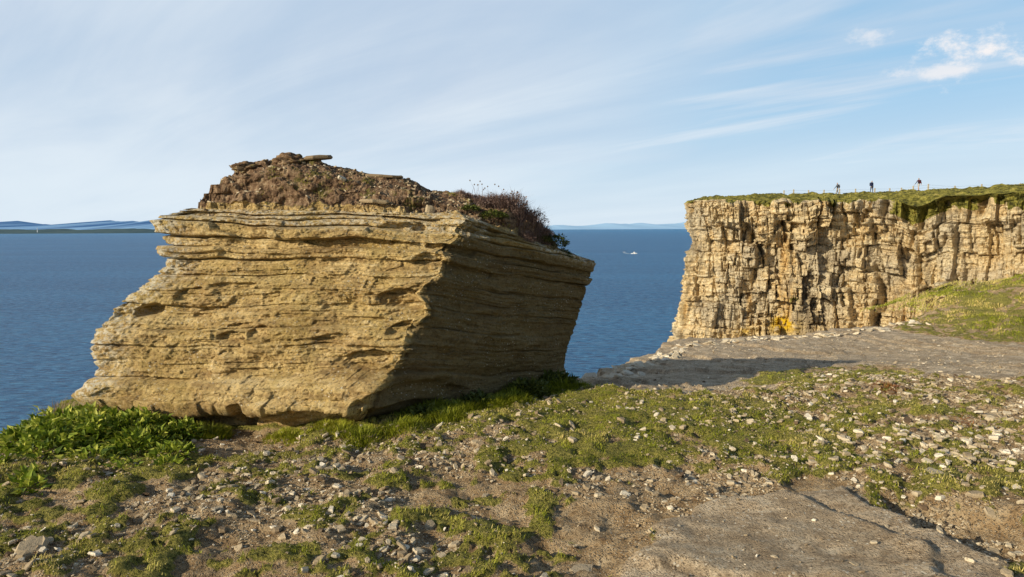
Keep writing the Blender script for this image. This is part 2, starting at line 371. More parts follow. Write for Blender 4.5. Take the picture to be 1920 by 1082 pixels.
def masks(x,y):
    wob=0.10*fbm(x*2.2,y*2.2,o=4,seed=101)
    s1=ss(0.03,-0.03,sdist(x,y,slab1)+wob*0.9)
    sf=ss(0.10,-0.10,sdist(x,y,slabfar_near)+wob*2.0)
    ms=ss(0.15,-0.15,sdist(x,y,moss)+wob*2.5)
    p=ss(0.06,-0.08,sdist(x,y,pit)+wob*0.6)
    ld=ss(0.05,-0.05,sdist(x,y,leftdirt)+wob)
    pa=ss(0.12,-0.12,sdist(x,y,path)+wob)
    slab=np.maximum(s1,sf*(1-ms))
    n=fbm(x*1.5,y*1.5,o=5,seed=110,g=0.6); nf=fbm(x*6.5,y*6.5,o=4,seed=111,g=0.7)
    band=np.exp(-((y-(6.05-0.35*np.exp(-((x+2.6)/0.8)**2)*2-0.05*x))/0.85)**2)*ss(3.1,0.5,x)
    left=ss(-1.6,-3.2,x-0.35*(y-4))*0.48
    mid=np.exp(-((y-5.3)/0.9)**2)*ss(-0.6,1.0,x)*ss(4.6,3.4,x)*0.34
    D=0.12+0.82*band+left+mid+0.30*n+0.62*nf
    D-=0.60*pa
    D-=0.22*ss(3.0,4.2,x)*ss(7.5,6.5,y)
    g=ss(-0.02,0.6,D)
    g=g*(1-s1)*(1-sf)*(1-p)*(1-ld); g=np.maximum(g,ms*ss(-0.5,0.2,n+nf*0.4)*0.95)
    mm=ss(9.1,10.2,x-0.12*(y-12)+wob*4)*ss(12.2,13.6,y+wob*5); g=np.maximum(g,mm*(0.6+0.5*n+0.3*nf)); slab=slab*(1-mm)
    mb=ss(16,20,x)+ss(0,-4,y); g=np.maximum(g,np.clip(mb,0,1)*0.8); slab=slab*(1-np.clip(mb,0,1))
    return g,slab,s1,sf,p,ld,mm
def gz(x,y,fine=True,mk_=None):
    g,slab,s1,sf,p,ld,mm=mk_ if mk_ is not None else masks(x,y)
    z=-0.62*ss(6.2,12.5,y)*ss(-1.0,1.5,x)
    z=z-0.06*ss(4.6,5.6,y)*ss(-1.0,-2.5,x)
    z=z+0.05*fbm(x*0.8,y*0.8,o=3,seed=120)*ss(14,6,y)+0.03*ss(0.3,1.0,g)
    m=ss(9.5,14.2,x+0.10*(y-13))*ss(12.0,17.0,y); z=z+0.84*m+0.22*m*fbm(x*0.9,y*0.9,o=4,seed=121)+0.05*mm-0.9*ss(17.5,22,y)*ss(30,14,x)
    z=z+6.0*ss(30,75,x)
    z=z+0.022*s1 -0.11*p
    z=z-0.05*sf*ss(6.3,6.9,y)
    if fine:
        r=0.026*fbm(x*5,y*5,o=5,seed=125,g=0.66)
        z=z+r*(1-0.6*slab)
        q=vn(x*0.55+0.4*y,y*0.55,seed=127)*2.6+0.2*fbm(x*3,y*3,o=3,seed=129); st=np.floor(q)+ss(0.0,0.08,q-np.floor(q))
        z=z+slab*0.045*(st-q*0.6)
    return z
def axis(parts):
    out=[]
    for a,b,st in parts: out.append(np.arange(a,b,st))
    return np.concatenate(out)
gx=np.concatenate([-5.2-np.geomspace(0.06,60,34)[::-1],axis([(-5.2,5.0,0.024),(5.0,12.5,0.05)]),12.5+np.geomspace(0.06,127,62)])
gy=np.concatenate([2.4-np.geomspace(0.04,60,34)[::-1],axis([(2.4,7.6,0.020),(7.6,18.0,0.045)]),18.0+np.geomspace(0.06,50,60)])
GX,GY=np.meshgrid(gx,gy)
mkx=masks(GX,GY); GZ=gz(GX,GY,True,mkx)
sd=sdist(GX,GY,edge_poly)+0.10*fbm(GX*1.6,GY*1.6,o=4,seed=130)+0.03*np.floor(3*vn(GX*3,GY*3,seed=133))
GZ=GZ-0.10*ss(-0.5,0,sd)*(GX<0)
drop=np.clip(sd,0,None); 
GZ=np.where(sd>0,GZ-np.minimum(drop*5.0+0.05*np.floor(drop*12),66),GZ)
slabA=np.maximum(mkx[1],ss(0.0,0.05,sd)); grA=mkx[0]*(1-ss(0.02,0.08,sd))
ground=mk("cliff_top_ground",np.stack([GX,GY,GZ],-1).reshape(-1,3),gridF(len(gx),len(gy)),M_ground,{'grass':grA.ravel(),'slab':slabA.ravel()})
def onland(x,y): return sdist(x,y,edge_poly)<-0.12
rock_foot=np.array([(-3.50,5.85),(-1.22,5.42),(0.42,7.25),(-3.0,7.6)])

# ------------------------------------------------------------ blades builder
def blades(name,pos,h,w,lean,tint,mat,azim=None,curve=0.5):
    n=len(pos); az=rng.uniform(0,2*np.pi,n) if azim is None else azim
    la=rng.uniform(0,2*np.pi,n) if azim is None else az
    sx=np.stack([np.cos(la+np.pi/2),np.sin(la+np.pi/2),np.zeros(n)],1)*(w/2)[:,None]
    ld=np.stack([np.cos(la),np.sin(la),np.zeros(n)],1)
    upv=np.array([0,0,1.0])
    mid=pos+upv*(h*0.55)[:,None]+ld*(h*lean*0.4)[:,None]
    tip=pos+upv*(h*(1-0.25*lean))[:,None]+ld*(h*lean)[:,None]
    V=np.stack([pos-sx,pos+sx,mid+sx*0.75,mid-sx*0.75,tip],1).reshape(-1,3)
    b=np.arange(n)[:,None]*5
    return mk(name,V,[b+np.array([[0,1,2,3]]),b+np.array([[3,2,4]])],mat,{'tint':np.repeat(tint,5)},smooth=False)
N=640000
x=rng.uniform(-4.4,5.2,N); y=rng.uniform(2.5,8.2,N)**1.0
inview=(np.abs(x)<0.80*y+0.4)
x,y=x[inview],y[inview]
mkt=masks(x,y); g=mkt[0]
clump=ss(-0.15,0.5,fbm(x*13,y*13,o=2,seed=140))
keep=(rng.random(len(x))<(g**1.2)*(0.18+0.80*clump)*np.clip(1.1-0.05*y,0.2,1))&onland(x,y)&(sdist(x,y,rock_foot)>-0.02)
x,y=x[keep],y[keep]; g=g[keep]; cl=clump[keep]
z=gz(x,y); n=len(x); print("turf",n)
hh=rng.uniform(0.008,0.020,n)*(0.6+0.8*g)*(0.6+0.6*cl)
near=ss(0.55,0.0,np.abs(sdist(x,y,rock_foot))); hh*=1+1.6*near*rng.random(n)
dry=fbm(x*1.8,y*1.8,o=4,seed=150,g=0.65)
tint=np.clip(0.53+0.45*dry+rng.normal(0,0.16,n)-0.22*near+0.12*ss(1,3,x)-0.08*ss(-1,-3,x)+0.2*(1-g),0,1)
blades("grass",np.stack([x,y,z-0.004],1),hh,rng.uniform(0.002,0.0045,n),rng.uniform(0.2,1.1,n),tint,M_grass)

def tuft_area(name,pts,n,h,spread,mat,tb=0.4,w=(0.003,0.006),leanr=(0.2,0.9),surf=None):
    c=np.array(pts); idx=rng.integers(0,len(c),n); a=rng.uniform(0,2*np.pi,n); r=np.sqrt(rng.random(n))*c[idx,2]*spread
    xx=c[idx,0]+np.cos(a)*r; yy=c[idx,1]+np.sin(a)*r; zz=gz(xx,yy) if surf is None else surf(xx,yy)
    hh=rng.uniform(0.5,1.0,n)*h*c[idx,3]*(1.1-0.6*r/(c[idx,2]*spread+1e-6))
    return blades(name,np.stack([xx,yy,zz-0.01],1),hh,rng.uniform(*w,n),rng.uniform(*leanr,n),np.clip(tb+rng.normal(0,0.18,n),0,1),mat,azim=a+rng.normal(0,0.6,n))
pts=[]
for i in range(34):
    w=i/33; px_=-1.15+1.75*w; py_=5.36+1.72*w
    pts.append((px_+rng.uniform(-0.05,0.22),py_-rng.uniform(0.0,0.32),0.16,rng.uniform(0.6,1.1)))
tuft_area("tall_grass",pts,17000,0.16,1.0,M_grass,0.24)
pts=[(-1.9+0.12*i+rng.uniform(-.04,.04),5.30+rng.uniform(-0.06,0.08),0.11,rng.uniform(0.6,1.0)) for i in range(7)]
tuft_area("tall_grass.001",pts,4500,0.11,1.0,M_grass,0.42)
tuft_area("grass_tussock",[(-2.47,5.42,0.17,1.0),(-2.60,5.45,0.14,0.9)],3800,0.16,1.0,M_grass,0.35)
tuft_area("grass_tussock.001",[(-4.0,5.9,0.15,1.0),(-3.85,5.65,0.12,1.0)],350,0.20,1.0,M_dry,0.8,w=(0.002,0.004))
tuft_area("bracken_patch",[tuple(gr(1670,735,-0.02))[:2]+(0.20,1.0),tuple(gr(1820,795))[:2]+(0.2,0.5)],1300,0.07,1.0,M_bracken,0.5,w=(0.004,0.010),leanr=(0.4,1.3))
n=90000; x=rng.uniform(8.8,17,n); y=rng.uniform(11.8,20,n); g=masks(x,y)[6]; kp=(rng.random(n)<g*ss(-0.5,0.2,fbm(x*2.5,y*2.5,o=3,seed=161)))&(x<0.8*y+0.5); x,y=x[kp],y[kp]; n=len(x)
blades("mound_grass",np.stack([x,y,gz(x,y)-0.01],1),rng.uniform(0.02,0.08,n),rng.uniform(0.008,0.016,n),rng.uniform(0.3,1,n),np.clip(0.58+0.6*fbm(x*1.2,y*1.2,o=4,seed=160,g=0.6)+rng.normal(0,.16,n),0,1),M_grass)

def leaves(name,hums,n,ls,mat,surf=None,tb=0.5,flat_=0.8):
    c=np.array(hums); wgt=c[:,3]**2; idx=rng.choice(len(c),n,p=wgt/wgt.sum())
    th=np.arccos(rng.uniform(0.0,1,n)); ph=rng.uniform(0,2*np.pi,n); rr_=rng.uniform(0.72,1.05,n)
    d=np.stack([np.sin(th)*np.cos(ph),np.sin(th)*np.sin(ph),np.cos(th)],1)
    rad=c[idx,3]*(1+0.28*vn(d[:,0]*3+idx,d[:,1]*3,d[:,2]*3,seed=170))
    pos=c[idx,:3]+d*(rad*rr_)[:,None]*np.stack([np.ones(n),np.ones(n),c[idx,4]],1)
    out=d*np.array([1,1,0.6])+rng.normal(0,0.45,(n,3)); out[:,2]+=0.25; out/=np.linalg.norm(out,axis=1,keepdims=True)
    sd_=np.cross(out,rng.normal(0,1,(n,3))*0.5+np.array([0,0,1.0])); sd_/=np.linalg.norm(sd_,axis=1,keepdims=True)+1e-9
    nn=np.cross(sd_,out)
    L=rng.uniform(ls[0],ls[1],n)[:,None]; W=L*rng.uniform(0.18,0.30,n)[:,None]
    p0=pos; p1=pos+out*L*0.45+nn*L*0.10; p2=pos+out*L-nn*L*0.12
    V=np.stack([p0,p1-sd_*W+nn*W*0.35,p1,p1+sd_*W+nn*W*0.35,p2],1).reshape(-1,3)
    b=np.arange(n)[:,None]*5
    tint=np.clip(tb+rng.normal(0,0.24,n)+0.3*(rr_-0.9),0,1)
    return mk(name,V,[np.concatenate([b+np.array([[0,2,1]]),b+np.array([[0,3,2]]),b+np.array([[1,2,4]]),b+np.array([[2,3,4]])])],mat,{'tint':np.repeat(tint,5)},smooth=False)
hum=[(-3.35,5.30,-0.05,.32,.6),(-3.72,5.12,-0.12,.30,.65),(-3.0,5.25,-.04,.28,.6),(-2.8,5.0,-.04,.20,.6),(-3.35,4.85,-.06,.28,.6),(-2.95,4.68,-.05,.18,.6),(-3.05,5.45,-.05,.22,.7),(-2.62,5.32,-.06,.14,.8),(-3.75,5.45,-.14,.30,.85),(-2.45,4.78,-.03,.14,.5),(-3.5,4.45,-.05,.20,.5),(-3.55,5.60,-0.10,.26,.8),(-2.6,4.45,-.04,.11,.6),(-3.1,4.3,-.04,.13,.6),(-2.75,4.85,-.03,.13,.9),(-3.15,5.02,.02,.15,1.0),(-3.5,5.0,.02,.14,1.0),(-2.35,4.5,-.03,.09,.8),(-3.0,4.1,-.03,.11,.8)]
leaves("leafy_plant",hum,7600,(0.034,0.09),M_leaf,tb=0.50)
leaves("leafy_plant.001",[(0.15,6.55,-0.03,0.22,.6),(-0.35,6.05,-0.03,0.2,.6),(-0.75,5.65,-0.02,0.16,.6),(0.45,6.95,-0.05,0.22,.6)],2200,(0.04,0.08),M_bush,tb=0.6)

# ------------------------------------------------------------ stones
def stones(name,x,y,r,surf,tint,thick=(0.25,0.6),mat=M_stone,tilt=0.25):
    n=len(x); K=6
    ang=(np.arange(K)/K)[None,:]*2*np.pi+rng.uniform(-0.38,0.38,(n,K))
    rad=r[:,None]*rng.uniform(0.65,1.15,(n,K)); el=rng.uniform(0.45,0.95,n)[:,None]; rot=rng.uniform(0,np.pi,n)[:,None]
    lx=rad*np.cos(ang); ly=rad*np.sin(ang)*el
    X_=lx*np.cos(rot)-ly*np.sin(rot); Y2=lx*np.sin(rot)+ly*np.cos(rot)
    th=r*rng.uniform(*thick,n)
    sx=rng.normal(0,tilt,n)[:,None]; sy=rng.normal(0,tilt,n)[:,None]
    base=surf(x,y)
    def ring(s,hz):
        xx=X_*s; yy=Y2*s; return np.stack([x[:,None]+xx,y[:,None]+yy,base[:,None]+hz[:,None]+sx*xx+sy*yy+rng.uniform(-.08,.08,(n,K))*r[:,None]],-1)
    V=np.concatenate([ring(0.9,-th*0.35),ring(1.0,th*0.35),ring(0.78,th*0.85)],1)
    b=(np.arange(n)*3*K)[:,None]; i=np.arange(K); j=(i+1)%K
    q=np.concatenate([np.stack([i,j,j+K,i+K],1),np.stack([i+K,j+K,j+2*K,i+2*K],1)],0)
    Q=(b[:,:,None]+q[None]).reshape(-1,4); top=b+np.arange(2*K,3*K)[None]
    return mk(name,V.reshape(-1,3),[Q,top],mat,{'tint':np.repeat(tint,3*K)},smooth=False)
N=150000
x=rng.uniform(-4.2,6.0,N); y=2.5+rng.random(N)**1.2*5.2
kp=(np.abs(x)<0.8*y+0.3)&onland(x,y)&(sdist(x,y,rock_foot)>0.05); x,y=x[kp],y[kp]
m_=masks(x,y); cl=fbm(x*2.2,y*2.2,o=4,seed=180,g=0.6)
pr=(1-0.70*m_[0])*(1-0.97*m_[2])*(1-0.9*m_[3])*(1-0.8*m_[5])*ss(-0.8,0.5,cl+0.30*ss(1.5,3.2,x)+0.15*ss(0,-1,x))*0.8
kp=rng.random(len(x))<pr; x,y=x[kp],y[kp]; n=len(x); print("stones",n)
r=np.clip(0.0050*np.exp(rng.exponential(0.52,n)),0.004,0.036)*(1+0.2*ss(2.0,3.4,x))
stones("gravel",x,y,r,lambda a,b:gz(a,b)+0.002,np.clip(rng.normal(0.45,0.26,n),0,1))
n=330; x=rng.normal(3.35,0.55,n); y=rng.normal(4.75,0.42,n); kp=(masks(x,y)[2]<0.1); x,y=x[kp],y[kp]; n=len(x)
stones("loose_rocks",x,y,rng.uniform(0.015,0.045,n),lambda a,b:gz(a,b),np.clip(rng.normal(0.6,0.2,n),0,1),tilt=0.15)
bs=[(1090,1055,0.075),(1760,985,0.05),(1450,1060,0.025),(60,1040,0.09),(160,985,0.06),(1310,905,0.05),(1830,940,0.07),(350,960,0.035),(1060,985,0.03),(930,1000,0.03),(640,1025,0.03),(1750,905,0.09),(1860,780,0.08),(1700,860,0.07),(1600,1075,0.03)]
g_=[gr(a,b) for a,b,_ in bs]
stones("embedded_stones",np.array([p.x for p in g_]),np.array([p.y for p in g_]),np.array([b[2] for b in bs]),lambda a,b:gz(a,b)-0.004,rng.uniform(0.3,0.6,len(bs)),thick=(0.2,0.4),tilt=0.08)
n=1300; x=rng.uniform(1.0,9,n); y=rng.uniform(6.6,14,n); kp=onland(x,y); x,y=x[kp],y[kp]; n=len(x)
stones("slab_pebbles",x,y,rng.uniform(0.008,0.03,n),lambda a,b:gz(a,b),np.clip(rng.normal(0.5,0.2,n),0,1))
n=260; t_=rng.random(n); x=np.interp(t_,[0,.2,.5,.7,1],[0.85,1.7,3.2,6.1,9.2])+rng.normal(0.12,0.12,n); y=np.interp(t_,[0,.2,.5,.7,1],[7.8,10.3,13.3,14.3,15.8])-rng.uniform(0.1,0.5,n)
stones("edge_stones",x,y,rng.uniform(0.03,0.13,n),lambda a,b:gz(a,b),np.clip(rng.normal(0.75,0.1,n),0,1),thick=(0.15,0.35))

# ------------------------------------------------------------ things on the boulder
bpy.context.view_layer.update()
dg=bpy.context.evaluated_depsgraph_get()
from mathutils.bvhtree import BVHTree
bv=BVHTree.FromObject(big_rock,dg)
def rz(x,y):
    out=[]
    for a,b in zip(np.atleast_1d(x),np.atleast_1d(y)):
        h=bv.ray_cast(Vector((a,b,5)),Vector((0,0,-1))); out.append(h[0].z if h[0] else 1.2)
    return np.array(out)
def P2(px,py,Y): p=at(px,py,Y); return p.x,p.y
pts=[]
for (a,b,Y,r,h) in [(935,395,6.95,.16,.8),(965,400,7.0,.18,1.0),(1000,420,7.1,.15,.8),(905,385,6.9,.14,.5),(1020,440,7.15,.12,.5),(870,372,6.95,.14,.3),(985,430,6.9,.12,.6)]:
    q=P2(a,b,Y); pts.append((q[0],q[1],r,h))
tuft_area("heather_shrub",pts,4200,0.29,0.75,M_heather,0.62,w=(0.003,0.006),leanr=(0.3,1.3),surf=rz)
c=[(q[0],q[1],float(rz(q[0],q[1])[0])-0.03,q[2]*0.9,1.15*q[3]) for q in pts]
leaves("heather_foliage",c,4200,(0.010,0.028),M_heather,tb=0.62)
bpy.data.objects["heather_foliage"].parent=bpy.data.objects["heather_shrub"]
c=[]
for (a,b,Y,r,f) in [(1040,462,7.2,.14,.9),(1055,478,7.25,.10,.8),(1015,462,7.1,.10,.6),(925,410,6.7,.13,.5),(880,390,6.7,.10,.4)]:
    q=P2(a,b,Y); c.append((q[0],q[1],float(rz(*q)[0])-0.02,r,f))
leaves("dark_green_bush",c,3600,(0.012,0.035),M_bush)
n=26; sx_=rng.uniform(-0.42,0.12,n); sy_=rng.uniform(6.85,7.2,n); sz=rz(sx_,sy_); hs=rng.uniform(0.14,0.30,n)*np.where(rng.random(n)<0.3,1.15,0.8)
az=rng.uniform(0,6.28,n); ln=rng.uniform(0.1,0.7,n)
st=blades("dry_thrift_flowers",np.stack([sx_,sy_,sz],1),hs,np.full(n,0.0045),ln,rng.uniform(0.2,0.6,n),M_dry,azim=az)
tip=np.stack([sx_+np.cos(az)*hs*ln,sy_+np.sin(az)*hs*ln,sz+hs*(1-0.25*ln)],1)
oc=np.array([(1,0,0),(0,1,0),(-1,0,0),(0,-1,0),(0,0,1.2),(0,0,-1.2)])*0.008
V=(tip[:,None]+oc[None]).reshape(-1,3); f=np.array([(0,1,4),(1,2,4),(2,3,4),(3,0,4),(1,0,5),(2,1,5),(3,2,5),(0,3,5)])
mk("seed_heads",V,((np.arange(n)*6)[:,None,None]+f[None]).reshape(-1,3),M_dry,{'tint':np.full(len(V),0.35)},parent=st)
pts=[]
for (a,b,Y) in [(575,352,6.55),(560,358,6.55),(650,355,6.6),(515,335,6.6),(690,345,6.7),(850,362,6.9),(880,370,6.8),(490,345,6.5)]:
    q=P2(a,b,Y); pts.append((q[0],q[1],0.07,rng.uniform(0.4,0.9)))
tuft_area("rock_top_grass",pts,1300,0.06,1.0,M_grass,0.6,surf=rz)
def slate(name,px,py,Y,L,W,th,yaw,tilt,mat=M_stone,tnt=0.35,dz=0.0):
    p=at(px,py,Y); p.z=float(rz(p.x,p.y)[0])+dz
    K=11; ang=np.linspace(0,2*np.pi,K,endpoint=False)+rng.uniform(-.15,.15,K); rad=rng.uniform(0.75,1.05,K)
    X0=np.cos(ang)*rad*L/2;Y0=np.sin(ang)*rad*W/2
    V=[]
    for s,h in ((0.9,0),(1,th*.3),(1.0,th*.7),(0.9,th)):
        V.append(np.stack([X0*s,Y0*s,np.full(K,h)+rng.uniform(-.15,.15,K)*th],1))
    V=np.concatenate(V); i=np.arange(K); j=(i+1)%K
    Q=np.concatenate([np.stack([i+o*K,j+o*K,j+(o+1)*K,i+(o+1)*K],1) for o in range(3)])
    ob=mk(name,V,[Q,np.array([list(range(3*K,4*K))]),np.array([list(range(K))[::-1]])],mat,{'tint':np.full(len(V),tnt)},smooth=False)
    ob.location=p; ob.rotation_euler=(tilt[0],tilt[1],yaw); return ob
slate("loose_slate",595,308,6.9,0.34,0.2,0.035,0.1,(0.0,-0.08),tnt=0.15,dz=-0.02)
slate("loose_slate",722,333,6.9,0.46,0.22,0.03,-0.05,(0.05,0.05),tnt=0.15,dz=0.005)
slate("loose_slate",640,350,6.6,0.12,0.08,0.03,1.0,(0.5,0.2),tnt=0.8)
slate("loose_slate",805,372,6.5,0.09,0.05,0.08,0.3,(0.1,0.1),tnt=0.5)
slate("loose_slate",700,372,6.4,0.3,0.12,0.03,0.05,(0.1,0.05),tnt=0.35)
slate("loose_slate",460,322,6.8,0.2,0.14,0.05,0.4,(0.1,-0.2),tnt=0.1)
def lump(name,px,py,Y,s,mat,seed):
    p=at(px,py,Y); nu,nv_=48,28; th=np.linspace(0.02,math.pi-0.02,nv_); ph=np.arange(nu)/nu*2*np.pi
    PH,TH=np.meshgrid(ph,th); d=np.stack([np.sin(TH)*np.cos(PH),np.sin(TH)*np.sin(PH),np.cos(TH)],-1)
    r=1+0.30*fbm(d[...,0]*2,d[...,1]*2,d[...,2]*3,5,seed,0.6); V=d*r[...,None]*np.array(s)
    V=V.reshape(-1,3)+np.array([p.x,p.y,float(rz(p.x,p.y)[0])+s[2]*0.2])
    return mk(name,V,gridF(nu,nv_,True),mat,{'soil':np.full(len(V),0.6),'strat':V,'lichen':np.zeros(len(V))})
lump("rock_lump",542,305,6.9,(0.17,0.13,0.07),M_rock,200)
lump("rock_lump",462,322,6.85,(0.14,0.12,0.05),M_rock,201)
n=520; x=rng.uniform(-2.9,-0.3,n); y=rng.uniform(6.35,7.0,n)
stones("soil_stones",x,y,rng.uniform(0.006,0.028,n),rz,np.clip(rng.normal(0.38,0.22,n),0,1))

# ------------------------------------------------------------ FAR CLIFF
cp=np.array([(75,175),(45,135),(28.6,106.6),(25.6,100.5),(29,98),(36,95),(44,92.5),(52,86),(58,80),(66,74),(74,64),(80,56),(84,50)],float)
seg=np.hypot(*np.diff(cp,axis=0).T); cum=np.concatenate([[0],np.cumsum(seg)])
us=np.concatenate([np.arange(0,cum[2]-6,1.0),np.arange(cum[2]-6,cum[10]-2,0.115),np.arange(cum[10]-2,cum[-1],0.6)])
px_=np.interp(us,cum,cp[:,0]); py_=np.interp(us,cum,cp[:,1])
def sm(a,k):
    pad=np.pad(a,(k,k),'edge'); return np.convolve(pad,np.ones(2*k+1)/(2*k+1),'valid')
sx=sm(px_,6); sy=sm(py_,6)
tx=np.gradient(sm(px_,14));ty=np.gradient(sm(py_,14)); ll=np.hypot(tx,ty); nx=ty/ll; ny=-tx/ll
ds=np.concatenate([np.arange(0,21,0.105),21+np.geomspace(0.3,46,24)])
ez=np.interp(us,[0,cum[3],cum[6],cum[7],cum[8],cum[-1]],[6.4,5.5,5.5,5.3,5.6,6.2])
UU,DD=np.meshgrid(us,ds)
def bl(bt,bw,amp,seed,wob=0.5):
    colid=np.floor(UU/bw/1.7+0.15*vn(UU*0.3,DD*0.3,seed=seed+7)); bb=DD/bt+0.12*UU/bw*h3(colid,UU*0,UU*0,seed+11)*0.3+wob*h3(colid,UU*0,UU*0,seed+9); bi=np.floor(bb)
    u=UU/bw*(1+0.35*h3(bi,bi*0,bi*0,seed+1))+3*h3(bi,bi*0,bi*0,seed+2)+0.15*vn(UU/bw,DD/bt*1.2,seed=seed+5)+0.18*DD/bw*h3(bi,bi*0,bi*0,seed+12); ui=np.floor(u)
    v=h3(ui,bi,ui*0,seed+4); fu=u-ui; fb=bb-np.floor(bb)
    ed=np.minimum(np.minimum(fu,1-fu)*bw,np.minimum(fb,1-fb)*bt)
    tilt=(fb-0.5)*0.6*h3(ui,bi,ui*0,seed+6)+(fu-0.5)*1.0*h3(ui,bi,ui*0,seed+8)
    return amp*(v+tilt), ed
cornr=np.exp(-((UU-cum[3])/5.0)**2)
D0=(2.0*fbm(UU/9,DD/22,o=2,seed=300)+0.35*fbm(UU/2.7,DD/6,o=2,seed=304))*(1-0.8*cornr)
a0,e0=bl(8.0,4.2,1.1,306,0.8); a1,e1=bl(3.6,2.3,1.0,310); a2,e2=bl(1.6,1.25,0.66,320); a3,e3=bl(0.65,0.75,0.32,330); a4,e4=bl(0.30,0.8,0.12,335)
D0+=(a0+a1)*(1-0.7*cornr)+a2*ss(-0.6,0.1,vn(UU/4,DD/4,seed=313))*(1-0.4*cornr)+a3*ss(-0.5,0.3,vn(UU/3,DD/3,seed=314))+a4
D0-=0.40*np.exp(-(e1/0.10)**2)+0.20*np.exp(-(e2/0.08)**2)
u=UU/5.2+0.25*vn(UU/4,DD/7,seed=340)+0.1*h3(np.floor(DD/3),DD*0,DD*0,342); jf=np.abs(u-np.round(u))*5.2; D0-=1.8*np.exp(-(jf/0.34)**2)*ss(-0.2,0.4,vn(UU/5.2,DD/5,seed=341))*(1-cornr)
D0+=0.13*fbm(UU*2.0,DD*2.6,o=4,seed=345,g=0.6)
topcap=0.6*ss(3.4,3.1,DD)*(1-cornr)-0.8*np.exp(-((DD-6.5)/2.0)**2)*(1-0.3*cornr); foot=2.6*ss(8,20,DD)+6*ss(18,60,DD)
D0+=topcap+foot-0.5
D0=D0*(0.25+0.75*ss(0,0.5,DD))
edgez=ez+0.20*fbm(us/2.5,us*0,o=4,seed=360)-1.2*np.exp(-((us-(cum[7]-1.5))/2.0)**2)
VX=sx[None]+nx[None]*D0; VY=sy[None]+ny[None]*D0; VZ=edgez[None]-DD+0.25*a3
gA=ss(0.9,0.1,DD+0.9*vn(UU/1.2,DD/1.0,seed=361)+0.2)*0.95
gA=np.maximum(gA,ss(3.2,0.6,DD+1.6*fbm(UU/1.4,DD/1.4,o=3,seed=362))*np.exp(-((UU-(cum[7]-1.0))/3.2)**2)*1.2)
gA=np.maximum(gA,ss(1.8,0.6,DD+1.4*fbm(UU/1.4,DD/1.4,o=3,seed=363))*ss(cum[7],cum[7]+3,UU)*0.9)
ledge=ss(0.25,0.6,fbm(UU/3,DD/2.0,o=4,seed=364))*ss(6,14,DD)*0.6; gA=np.maximum(gA,ledge*ss(0.2,0.5,vn(UU/4,DD/3,seed=366)))
ycen=(cum[5]+1.8); yel=np.exp(-(((UU-ycen)/1.6)**2+((DD-17.2)/1.1)**2))*1.5+0.6*np.exp(-(((UU-(ycen-5))/1.6)**2+((DD-18.3)/0.6)**2))
inl=np.concatenate([np.arange(0.15,10,0.28),10+np.geomspace(0.5,160,26)])
ix,iy=0.62,0.78
TX=sx[None]+ix*inl[:,None]; TY=sy[None]+iy*inl[:,None]
rise=(0.5*ss(0,3.5,inl)+0.35*ss(3,9,inl)+0.003*inl)[:,None]
TZ=(edgez*0+ez)[None]*ss(0,3,inl)[:,None]+edgez[None]*(1-ss(0,3,inl))[:,None]+rise+ (0.30*fbm(TX/2.2,TY/2.2,o=5,seed=370,g=0.62))*ss(0,1.0,inl)[:,None]+0.45*ss(46,62,TX)*ss(3,14,inl)[:,None]
AX=np.concatenate([np.stack([TX,TY,TZ],-1)[::-1],np.stack([VX,VY,VZ],-1)],0)
g2=np.concatenate([np.full(TX.shape,1.0),gA],0); ye=np.concatenate([np.zeros(TX.shape),yel],0)
stt=np.zeros(AX.shape); stt[...,0]=us[None]; stt[...,1]=AX[...,2]
far_cliff=mk("sea_cliff",AX.reshape(-1,3),gridF(len(us),AX.shape[0]),M_cliff,{'grass':g2.ravel(),'yellow':ye.ravel(),'strat':stt.reshape(-1,3)},smooth=False)
bpy.context.view_layer.update(); bvc=BVHTree.FromObject(far_cliff,bpy.context.evaluated_depsgraph_get())
def cz(x,y):
    h=bvc.ray_cast(Vector((x,y,60)),Vector((0,0,-1))); return h[0].z if h[0] else 6.0

fence=bpy.data.objects.new("post_and_wire_fence",None); sc.collection.objects.link(fence)
M_wood=flat("weathered_wood",(0.50,0.44,0.34)); M_wire=flat("fence_wire",(0.3,0.3,0.3),0.4)
def box(V,F,c,s,rot=None):
    b=len(V); 
    for i in range(8):
        v=Vector(((i&1)-.5,((i>>1)&1)-.5,((i>>2)&1)-.5)); v=Vector((v.x*s[0],v.y*s[1],v.z*s[2])); V.append(tuple(Vector(c)+v))
    for f in ((0,2,3,1),(4,5,7,6),(0,1,5,4),(2,6,7,3),(0,4,6,2),(1,3,7,5)): F.append([b+i for i in f])
V=[];F=[];pp=[]
for p in (1470,1488,1516,1545,1574,1604,1640,1668,1690,1712,1740,1790,1840,1872,1912,1950):
    a=at(p,360,107 if p<1700 else 103); z=cz(a.x,a.y); h=0.95; box(V,F,(a.x,a.y,z+h/2-0.1),(0.17,0.14,h+0.2)); pp.append(Vector((a.x,a.y,z)))
mk("posts",V,np.array(F),M_wood,parent=fence,smooth=False)
V=[];F=[]
for a,b in zip(pp[:-1],pp[1:]):
    for h in (0.45,0.8):
        s=len(V)
        for q in (a,b):
            for o in (Vector((0,0,.008)),Vector((0.008,0.0,-.006)),Vector((-.008,0,-.006))): V.append(tuple(q+Vector((0,-0.09,h))+o))
        for i in range(3): F.append([s+i,s+(i+1)%3,s+3+(i+1)%3,s+3+i])
mk("wires",V,np.array(F),M_wire,parent=fence,smooth=False)
V=[];F=[]
for i in range(46):
    p=1775+i*4.5; a=at(p,352,110); z=cz(a.x,a.y); h=rng.uniform(0.25,0.5); box(V,F,(a.x,a.y,z+h/2-0.05),(rng.uniform(.35,.5),0.12,h+0.1))
mk("flagstone_wall",V,np.array(F),M_stone,{'tint':np.full(len(V),0.75)},smooth=False)

